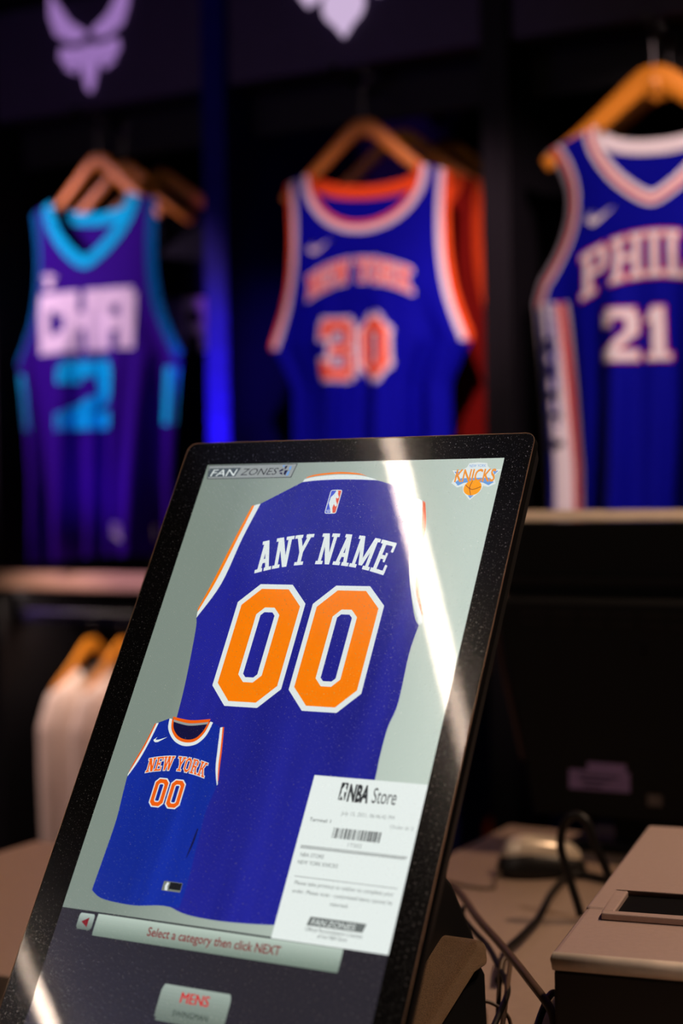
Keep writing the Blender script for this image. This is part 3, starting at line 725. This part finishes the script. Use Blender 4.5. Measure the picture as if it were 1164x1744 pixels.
# small jersey, front view
sb = [(32.1, 261.2), (44.7, 255.5)]+smooth2([(44.7, 255.7), (46.3, 265.4), (55.1, 274.0), (66.7, 277.9), (77.5, 276.5), (85, 269), (88, 256.7)])[1:]+[(98.5, 260.6)]
sb += smooth2([(98.5, 260.6), (101.9, 279.8), (105.5, 297), (111.3, 311.4)])[1:]
sb += smooth2([(111.3, 311.4), (107.9, 333.8), (108.9, 362), (110.5, 393), (109.5, 414.6)])[1:]
sb += smooth2([(109.5, 414.6), (90.7, 414.7), (67.7, 417.4), (45, 416.8), (31.1, 414.8), (21.2, 409.8)])[1:]
sb += smooth2([(21.2, 409.8), (22.3, 380.3), (23, 349.2), (21.1, 325.8), (19.9, 310.3)])[1:]
sb += smooth2([(19.9, 310.3), (25.5, 297), (30, 281), (34.0, 260.6)])[1:-1]
dp('jersey_picture', [sb], cB2, 5, 'small blue jersey picture, front view')
nin = smooth2([(47.4, 256.0), (50.3, 265.4), (58.0, 273.0), (67.5, 275.2), (77.5, 273.5), (83.6, 266.5), (86.0, 256)], 6)
dp('picture_neck', [nin+[(84.4, 254.5), (66, 256.2), (48, 254.6)]], cNavy, 5.4)
band('picture_trim', [(44.2, 255.7), (46.3, 265.4), (55.1, 275.0), (66.7, 279.4), (78.5, 277.2), (86, 269), (89, 256.7)], [(47.2, 256), (49.6, 265.4), (57.3, 272.8), (67.3, 276.0), (77, 274.0), (83.4, 266.5), (86.0, 256)], cW, 5.8)
band('picture_trim', [(47.0, 256), (49.6, 265.4), (57.3, 273.2), (67.3, 276.2), (77, 274.4), (83.6, 266.5), (86.2, 256)], [(49.0, 257), (51.6, 264.6), (58.8, 271.2), (67.8, 273.6), (76.2, 271.8), (81.6, 265.3), (84.2, 257)], cO2, 6.0)
band('picture_trim', [(47.2, 253.8), (66, 256), (85.6, 253.7)], [(48.2, 256.4), (66, 258.9), (85, 256.4)], cO2, 6.3)
band('picture_trim', [(48.6, 256.5), (66, 258.9), (84.6, 256.5)], [(49.6, 258.5), (66, 261.0), (84, 258.5)], cG, 6.3)
band('picture_trim', [(34.6, 260.4), (30.6, 281), (26, 297), (20.3, 310.3)], [(32.3, 261), (28.4, 281), (23.8, 296.5), (19.8, 308.5)], cW, 5.8)
band('picture_trim', [(32.4, 261), (28.5, 281), (23.9, 296.5), (20.5, 307)], [(31.0, 261.4), (27.0, 280.6), (22.4, 296), (20.2, 306)], cO2, 5.8)
band('picture_trim', [(97.6, 260.8), (101.3, 279.8), (105, 297), (111.0, 311.4)], [(99.8, 260.2), (104.0, 279.4), (107.3, 296), (111.4, 310)], cW, 5.8)
band('picture_trim', [(99.7, 260.2), (103.9, 279.4), (107.0, 296), (110.6, 308)], [(101.2, 260), (105.5, 279.2), (108.6, 295.5), (111.0, 307)], cO2, 5.8)
qs, L = layout('NEW YORK', .04)
def mp_ny(p, g=0):
    s_ = p[0]*2-1; h = p[1]; return (66.6+(29.6+.5*h)*s_, 301.7+4.0*s_*s_-h*12.6)
Q = [[mp_ny(p) for p in q] for q in qs]
dp('chest_lettering_outline', [grow(q, .55, .55) for q in Q], cW, 6.4); dp('chest_lettering', Q, cO2, 6.8)
zero('number_zero', 49.7, 64.6, 309.0, 334.8, 3.6, 1.0, 3.6, cW, cO2, cB2, 6)
zero('number_zero', 66.0, 80.9, 309.0, 334.8, 3.6, 1.0, 3.6, cW, cO2, cB2, 6)
dp('swoosh_mark', [[(34.7+13.4*x, 272.6+5.6*y) for x, y in SWOOSH]], cW, 6)
dp('hem_tag', [rrect(88.1, 106.2, 394.6, 402.4, .8)], glow('screen tag grey', (120, 126, 116)), 6)
dp('hem_tag_dark', [rrect(94.5, 105.8, 395.0, 400.8, .4)], glow('screen tag dark', (30, 30, 34)), 6.4)
dp('hem_tag_figure', [[(91.5, 395.2), (93.5, 396), (92.8, 398.5), (93.6, 402), (91, 402), (90.2, 398.5)]], cW, 6.4)
band('fold_line', [(104.5, 349), (103.2, 362), (102, 374)], [(105.6, 349), (105, 362), (102.6, 374)], cNavy, 6)
# top left wordmark
dp('wordmark_plate', [[(-1.4, .7), (95.9, .7), (93.2, 15.7), (1.8, 15.7)]], cK, 1)
dp('wordmark_plate_light', [[(-.6, 1.4), (94.9, 1.4), (92.4, 15.0), (2.4, 15.0)]], cG, 1.3)
dp('wordmark_plate_dark', [[(1, 4.0), (36, 4.0), (32, 13.4), (1.0, 13.4)]], glow('screen slate', (78, 88, 92)), 1.6)
dtext('wordmark_text', 'FAN', 4.0, 30.5, 12.6, 5.0, cW, 2, 2.2)
dtext('wordmark_text', 'ZONES', 37.0, 75.5, 12.2, 4.6, cK, 2, 2.2)
dp('wordmark_figures', [[(78, 8), (82, 5.5), (82.6, 7.6), (79, 9.6)], [(83, 3.6), (86, 2.6), (85, 6), (83.6, 7)], [(84, 8), (87.5, 7.5), (86, 13), (84, 12)], [(79, 10.6), (82, 9.6), (83, 12.6), (81, 11.8)]], cNavy, 2)
dp('wordmark_figures', [[(80, 2.6), (83, 2), (82, 4.8)], [(88, 4), (90, 3), (90.4, 7), (88.4, 8)], [(87.6, 9), (90, 8.6), (89, 13.4), (87, 13.6)]], cLb, 2)
# top right crest
crest = [(253.4, 11.6), (262, 11.8), (266.5, 8.4), (267.6, 4.6), (275.9, 3.9), (284.4, 4.8), (285.6, 8.0), (290, 11.8), (299.0, 11.2), (293.6, 17.8), (296.6, 25.6), (290.3, 28.6), (285.6, 27.4), (284.2, 32.6), (276.2, 41.4), (268.4, 33.4), (266.6, 27.4), (261.8, 28.8), (255.2, 24.2), (258.0, 17.2)]
dp('team_crest', [crest], cW, 1, 'team crest with orange ball')
dp('crest_blue', [[(255.4, 12.9), (261, 12.9), (258.6, 16.4)], [(291.6, 12.9), (296.6, 12.6), (293.4, 16.8)], [(258.6, 23.4), (263, 19.6), (289, 19.4), (294.6, 24.0), (290.4, 27), (284.6, 24.2), (276, 23.0), (267.2, 24.2), (262, 27)], [(273.6, 36.6), (279.0, 36.6), (276.2, 39.8)]], cLb, 1.3)
dtext('crest_town', 'NEW YORK', 268.4, 283.8, 8.7, 5.7, cLb, 1.6)
dtext('crest_name', 'KNICKS', 257.5, 294.6, 23.0, 10.2, glow('screen crest orange', (240, 150, 50)), 1.9, weight=.02)
dp('crest_ball', [[(276.2+8.2*math.cos(a), 29.2+7.6*math.sin(a)) for a in [2*math.pi*k/28 for k in range(28)]]], glow('screen ball orange', (255, 162, 22)), 2.2)
band('crest_ball_seam', [(269.2, 26.2), (276, 30.6), (283.6, 28.0)], [(269.0, 26.8), (276, 31.2), (283.8, 28.6)], cDr, 2.5)
band('crest_ball_seam', [(274.6, 22), (273.2, 29), (275.8, 36.4)], [(275.1, 22), (273.8, 29), (276.3, 36.4)], cDr, 2.5)
# receipt
dp('receipt_picture', [[(198.9, 295.2), (299.4, 295.2), (299.4, 427.6), (198.9, 427.6)]], cRec, 7, 'white order receipt')
dp('receipt_mark', [rrect(225.2, 231.4, 299.3, 313.8, .8)], cK, 7.4)
dp('receipt_mark_figure', [[(228.6, 300.0), (230.0, 301.6), (229.6, 303.0), (231.2, 306), (230.4, 307.6), (229.2, 306.4), (229.6, 309.5), (230.6, 313.6), (229.4, 313.6), (227.6, 310.0), (226.6, 313.4), (225.9, 312.4), (226.8, 308.0), (226.6, 304.5), (227.9, 302.8)]], cRec, 7.8)
dtext('receipt_title', 'NBA', 233.0, 251.6, 313.8, 299.8, cK, 7.4, weight=.045)
dtext('receipt_title', 'Store', 254.8, 275.6, 313.8, 300.6, cK, 7.4)
dtext('receipt_line', 'July 15, 2021, 06:46:42 PM', 231.4, 277.7, 325.6, 322.3, cG, 7.4)
dtext('receipt_line', 'Terminal: 1', 205.1, 224.1, 333.2, 329.9, cK, 7.4)
dtext('receipt_line', 'Order #: 2', 276.0, 295.7, 332.6, 329.5, cG, 7.4)
x = 228.4; bars = []
rnd = random.Random(3)
while x < 270.6:
    wd = rnd.choice((.5, .5, .9, 1.4)); bars.append([(x, 336.4), (x+wd, 336.4), (x+wd, 344.8), (x, 344.8)]); x += wd+rnd.choice((.45, .6, 1.1))
dp('receipt_barcode', bars, cK, 7.4)
dtext('receipt_line', '1TS02', 244.0, 256.0, 350.4, 347.2, cG, 7.4)
dp('receipt_rule', [[(203.4, 353.0), (296.2, 353.2), (296.2, 353.6), (203.4, 353.4)], [(203.4, 354.0), (296.0, 354.2), (296.0, 354.6), (203.4, 354.4)], [(203.4, 355), (294.5, 355.0), (294.5, 355.4), (203.4, 355.4)], [(204.9, 377.7), (294.2, 377.9), (294.2, 378.3), (204.9, 378.1)]], cK, 7.4)
for s_, a, b, vv in (('NBA STORE', 205.1, 226, 362.0), ('NEW YORK KNICKS', 204.6, 240.1, 368.0), ('Please take printout to cashier to complete your', 206.6, 292.4, 384.3), ('order. Please note - customized items cannot be', 206.4, 292.8, 390.8), ('returned.', 241.6, 257.4, 397.4), ('Official Personalization Licensee', 226, 275, 418.4), ('of the NBA Store', 237.8, 263, 422.5)):
    dtext('receipt_line', s_, a, b, vv, vv-3.3, glow('screen mid ink', (104, 110, 108)), 7.4)
dp('receipt_wordmark', [[(227.8, 407.3), (276.0, 407.3), (274.2, 414.2), (226.2, 414.2)]], glow('screen mid grey', (112, 118, 116)), 7.4)
dtext('receipt_wordmark_text', 'FAN', 229.6, 241.6, 413.2, 408.6, cRec, 7.8, 1); dtext('receipt_wordmark_text', 'ZONES', 243.4, 267, 413.2, 408.6, cRec, 7.8, 1)
# buttons
def gbtn(name, u0, u1, v0, v1, r, c0, c1, layer, n=10):
    for k in range(n):
        t_ = k/(n-1); a = v0+(v1-v0)*k/n; b = v0+(v1-v0)*(k+1)/n; i0 = r if k in (0, n-1) else (r*.3 if k in (1, n-2) else 0)
        cc = tuple(int(c0[j]+(c1[j]-c0[j])*t_) for j in range(3))
        dp(name, [[(u0+i0, a), (u1-i0, a), (u1-(r*.3 if k == 0 else (r if k == n-1 else 0)), b), (u0+(r*.3 if k == 0 else (r if k == n-1 else 0)), b)]], glow('screen button %d %d %d' % cc, cc), layer)
gbtn('back_button', 17.0, 32.4, 429.0, 442.3, 1.2, (176, 192, 184), (104, 116, 108), 1)
gbtn('message_bar', 34.9, 262.0, 428.0, 445.8, .3, (184, 200, 188), (124, 140, 128), 1)
gbtn('category_button', 115.4, 179.0, 473.6, 501.6, 2.0, (158, 172, 162), (108, 120, 110), 1)
dp('back_arrow', [[(20.8, 436.0), (27.6, 432.0), (27.6, 440.2)]], cDr, 2)
dtext('message_text', 'Select a category then click NEXT', 87.0, 209.8, 439.6, 432.2, cDr, 2, weight=.012)
for k in (-.28, .28): dtext('category_text', 'MENS', 134.8+k, 160.4+k, 485.7, 477.3, cR, 2+k)
dtext('category_subtext', 'SWINGMAN', 131.2, 163.4, 496.2, 491.6, glow('screen sub ink', (36, 48, 42)), 2)

# ================================================================ REAR MONITOR
mon = thing('pos_monitor', (-.72, 2.19, -.52), 'large black monitor seen from behind with a pale top edge, right of the kiosk', 'monitor')
Mm = Matrix.Translation((-.95, 2.13, 0)) @ Matrix.Rotation(R_(1.5), 4, 'Z')
def MB(*a): return xf(box(*a), Mm)
part('screen_shell', MB(.004, .56, .0, .035, -.165, -.062), m_case, mon, bevel=.004)
part('top_edge', xf(prism([(-.002, -.0605), (.002, -.056), (.036, -.046), (.036, -.060)], 'x', .006, .56), Mm), mat('pale silver edge', (214, 200, 184), .5, .2), mon, label='pale silver top edge')
part('rear_housing', xf(join(([(x, y, z) for (x, y, z) in [(.014, .030, -.1655), (.55, .030, -.1655), (.50, .030, -.475), (.066, .030, -.475), (.022, -.040, -.168), (.54, -.040, -.168), (.49, -.032, -.47), (.074, -.032, -.47)]], [(0, 1, 2, 3), (4, 7, 6, 5), (0, 4, 5, 1), (1, 5, 6, 2), (2, 6, 7, 3), (3, 7, 4, 0)])), Mm), m_case, mon, bevel=.006)
part('housing_rim_highlight', xf(tube(catmull([(.008, -.012, -.185), (.022, -.018, -.25), (.038, -.014, -.33), (.052, -.01, -.40)], 5), .0045, 8), Mm), mat('painted brown highlight', (70, 48, 44), .3), mon, smooth=True)  # brownish highlight on the casing edge, painted as a coloured tube
for r_ in range(2):
    for k in range(6):
        part('vent_slot', MB(.065+.042*k, .100+.042*k, -.0425, -.0395, -.190-.013*r_, -.186-.013*r_), mat('vent shadow', (30, 26, 24), .4), mon)
part('ridge', MB(.004, .56, -.006, -.0005, -.150, -.140), mat('ridge plastic', (30, 25, 24), .35), mon)
part('label_sticker', MB(.128, .215, -.0345, -.0335, -.430, -.403), mat('lilac paper sticker', (150, 122, 176), .7), mon, label='pale printed sticker')
part('label_sticker', MB(.155, .210, -.0345, -.0335, -.4025, -.392), mat('lilac paper sticker', (150, 122, 176), .7), mon)
for k in range(3): part('sticker_print', MB(.142+.004*k, .200-.012*k, -.0352, -.0346, -.412-.007*k, -.409-.007*k), mat('sticker ink', (40, 32, 50), .8), mon)
part('screw', xf(tube([(.235, -.045, -.235), (.235, -.038, -.235)], .004, 12), Mm), m_alu, mon)
part('connector_port', MB(.24, .26, -.036, -.030, -.445, -.43), mat('port metal', (110, 108, 112), .35, 1), mon)
part('stand_neck', MB(.18, .36, .005, .03, -.505, -.4755), m_case, mon)
part('stand_base', MB(.12, .42, -.02, .09, -.52, -.505), m_case, mon, bevel=.003)

# ================================================================ PRINTER
pr = thing('receipt_printer', (-.30, 1.45, -.52), 'bronze grey box shaped printer with a black slot at the lower right', 'printer')
Mp = Matrix.Translation((-.489, 1.200, -.52)) @ Matrix.Rotation(R_(9.5), 4, 'Z')
m_pr = mat('bronze grey textured plastic', (176, 152, 142), .38, .2, grain=.05, gscale=200, bump=.25, bscale=1400)
m_pf = mat('dark printer front', (20, 16, 17), .5)
def PB(*a): return xf(box(*a), Mp)
part('body', PB(.003, .42, .003, .495, .0, .1275), m_pf, pr, bevel=.004)
part('rear_cover', PB(0, .42, .150, .50, .128, .140), m_pr, pr, bevel=.004)
part('front_cover', PB(0, .42, -.001, .1485, .128, .140), m_pr, pr, bevel=.006)
part('slot_frame', xf(join(box(.022, .32, .108, .118, .1402, .1465), box(.022, .032, .118, .188, .1402, .1465), box(.022, .32, .188, .196, .1402, .1465), box(.31, .32, .118, .188, .1402, .1465)), Mp), m_pr, pr, bevel=.0015)
part('paper_slot', PB(.0325, .3095, .1185, .1875, .1402, .1425), mat('slot black', (3, 3, 4), .7, spec=.08), pr)
part('front_lip_highlight', xf(tube([(0.003, .003, .1335), (.42, .003, .1335)], .0072, 12), Mp), mat('painted lip highlight', (240, 220, 200), .45, .0), pr, smooth=True)  # bright highlight of the front edge painted as a near-white lip
part('front_badge', PB(.085, .17, -.001, .0028, .050, .066), mat('pale badge', (190, 160, 140), .5), pr)

# ================================================================ MOUSE
mo = thing('computer_mouse', (-.805, 1.975, -.52), 'silver and black computer mouse lying on the counter', 'computer mouse')
Mo = Matrix.Translation((-.812, 1.972, -.52)) @ Matrix.Rotation(R_(-52), 4, 'Z')
def mouse_shell(sx, sy, z0, h, top=True, ycut=None):
    V = []; F = []; nu, nv = 28, 10
    for j in range(nv+1):
        e = math.pi/2*j/nv
        for i in range(nu):
            a = 2*math.pi*i/nu; c, s_ = math.cos(a), math.sin(a)
            rx = sx*abs(c)**.8*(1 if c > 0 else -1)*math.cos(e)**.45; ry = sy*abs(s_)**.85*(1 if s_ > 0 else -1)*math.cos(e)**.55
            rx *= 1-.12*math.cos(a+math.pi/2)**2*0
            V.append((rx, ry, z0+h*math.sin(e)*(1-.25*(ry/sy))))
    for j in range(nv):
        for i in range(nu): F.append((j*nu+i, j*nu+(i+1) % nu, (j+1)*nu+(i+1) % nu, (j+1)*nu+i))
    F.append(tuple(range(nu)))
    return V, F
part('base_shell', xf(mouse_shell(.036, .060, .003, .032), Mo), mat('mouse black rubber', (18, 16, 16), .45), mo, smooth=True)
part('sole', xf(prism([(.028*math.cos(2*math.pi*k/24), .050*math.sin(2*math.pi*k/24)) for k in range(24)], 'z', 0, .004), Mo), m_black, mo)
m_ms = mat('mouse silver shell', (235, 220, 200), .3, .25)
part('top_shell', xf(mouse_shell(.0285, .054, .0185, .0300), Mo), m_ms, mo, smooth=True)
part('scroll_wheel', xf(tube([(-.003, .030, .038), (.003, .030, .038)], .0075, 16, up=(0, 0, 1)), Mo), m_black, mo, smooth=True)
part('button_gap', xf(box(-.0007, .0007, .036, .050, .030, .0365), Mo), m_black, mo)
part('cord', tube(catmull([(-.850, 1.925, -.512), (-.848, 1.90, -.5165), (-.835, 1.868, -.5178), (-.863, 1.862, -.5178), (-.90, 1.872, -.5178), (-.96, 1.885, -.5178)], 8), .002, 8), mat('grey cord', (96, 80, 66), .5), mo, smooth=True)

# ================================================================ CABLES
m_cab = mat('black rubber cable', (16, 13, 11), .42, spec=.3)
m_cab2 = mat('brown black cable', (74, 56, 42), .42, spec=.3)
def cable(name, P, r, label, m=m_cab, group='loose cables behind the kiosk'):
    o = part(name, tube(catmull(P, 10), r, 12), m, smooth=True)
    return tag(o, label, 'cable', group)
cable('cable', [(-.684, 1.78, -.5145), (-.688, 1.78, -.500), (-.699, 1.78, -.467), (-.708, 1.78, -.434), (-.703, 1.78, -.407), (-.689, 1.78, -.396), (-.675, 1.78, -.403), (-.665, 1.78, -.429), (-.652, 1.785, -.462), (-.640, 1.79, -.515)], .0052, 'thick black cable arching up in a tall loop in front of the mouse')
cable('cable', [(-.66, 1.90, -.514), (-.70, 1.945, -.514), (-.743, 1.965, -.514), (-.763, 1.960, -.514), (-.764, 1.925, -.514), (-.750, 1.850, -.513), (-.722, 1.743, -.512), (-.707, 1.656, -.510), (-.700, 1.602, -.509), (-.687, 1.556, -.509), (-.668, 1.505, -.512)], .0048, 'black cable curving across the counter from the mouse to the kiosk foot')
cable('cable', [(-.80, 1.64, -.440), (-.781, 1.618, -.450), (-.747, 1.584, -.45), (-.689, 1.502, -.45), (-.636, 1.434, -.45), (-.568, 1.343, -.45), (-.522, 1.288, -.46), (-.512, 1.262, -.48)], .0040, 'brownish cable running straight down from the kiosk back to the printer corner', m_cab2)
cable('cable', [(-.74, 1.575, -.462), (-.729, 1.551, -.465), (-.701, 1.52, -.47), (-.672, 1.487, -.472), (-.636, 1.433, -.474), (-.606, 1.385, -.478), (-.590, 1.325, -.484), (-.583, 1.28, -.495), (-.58, 1.24, -.512)], .0030, 'thin black cable bending down just right of the grainy stand foot')
cable('cable', [(-.612, 1.375, -.500), (-.632, 1.430, -.470), (-.626, 1.437, -.466), (-.612, 1.40, -.474), (-.592, 1.345, -.484), (-.570, 1.28, -.500), (-.555, 1.23, -.514)], .0024, 'thin cable with a sharp bend hanging beside the stand foot', m_cab2)
cable('cable', [(-.590, 1.235, -.512), (-.600, 1.262, -.494), (-.610, 1.300, -.480), (-.614, 1.332, -.476), (-.604, 1.345, -.479), (-.588, 1.345, -.49), (-.58, 1.335, -.512)], .0018, 'very thin hair-like cable looping at the bottom of the stand foot', m_cab2)
cable('cable', [(-.513, 1.206, -.492), (-.525, 1.248, -.482), (-.537, 1.293, -.470), (-.546, 1.345, -.462), (-.552, 1.39, -.48)], .0032, 'short cable with pale plug band beside the printer corner')
t = thing('network_plug', (-.512, 1.235, -.47), 'small red cable plug at the bottom beside the printer', 'plug')
part('boot', tube([(-.530, 1.195, -.462), (-.5135, 1.236, -.4585)], .0052, 12, rfun=lambda u: .0056-.0022*u), mat('red plug plastic', (226, 44, 34), .35), t, smooth=True)
part('lead', tube(catmull([(-.530, 1.195, -.462), (-.55, 1.15, -.475), (-.56, 1.12, -.5155)], 6), .0026, 10), mat('red lead', (190, 40, 30), .4), t, smooth=True)
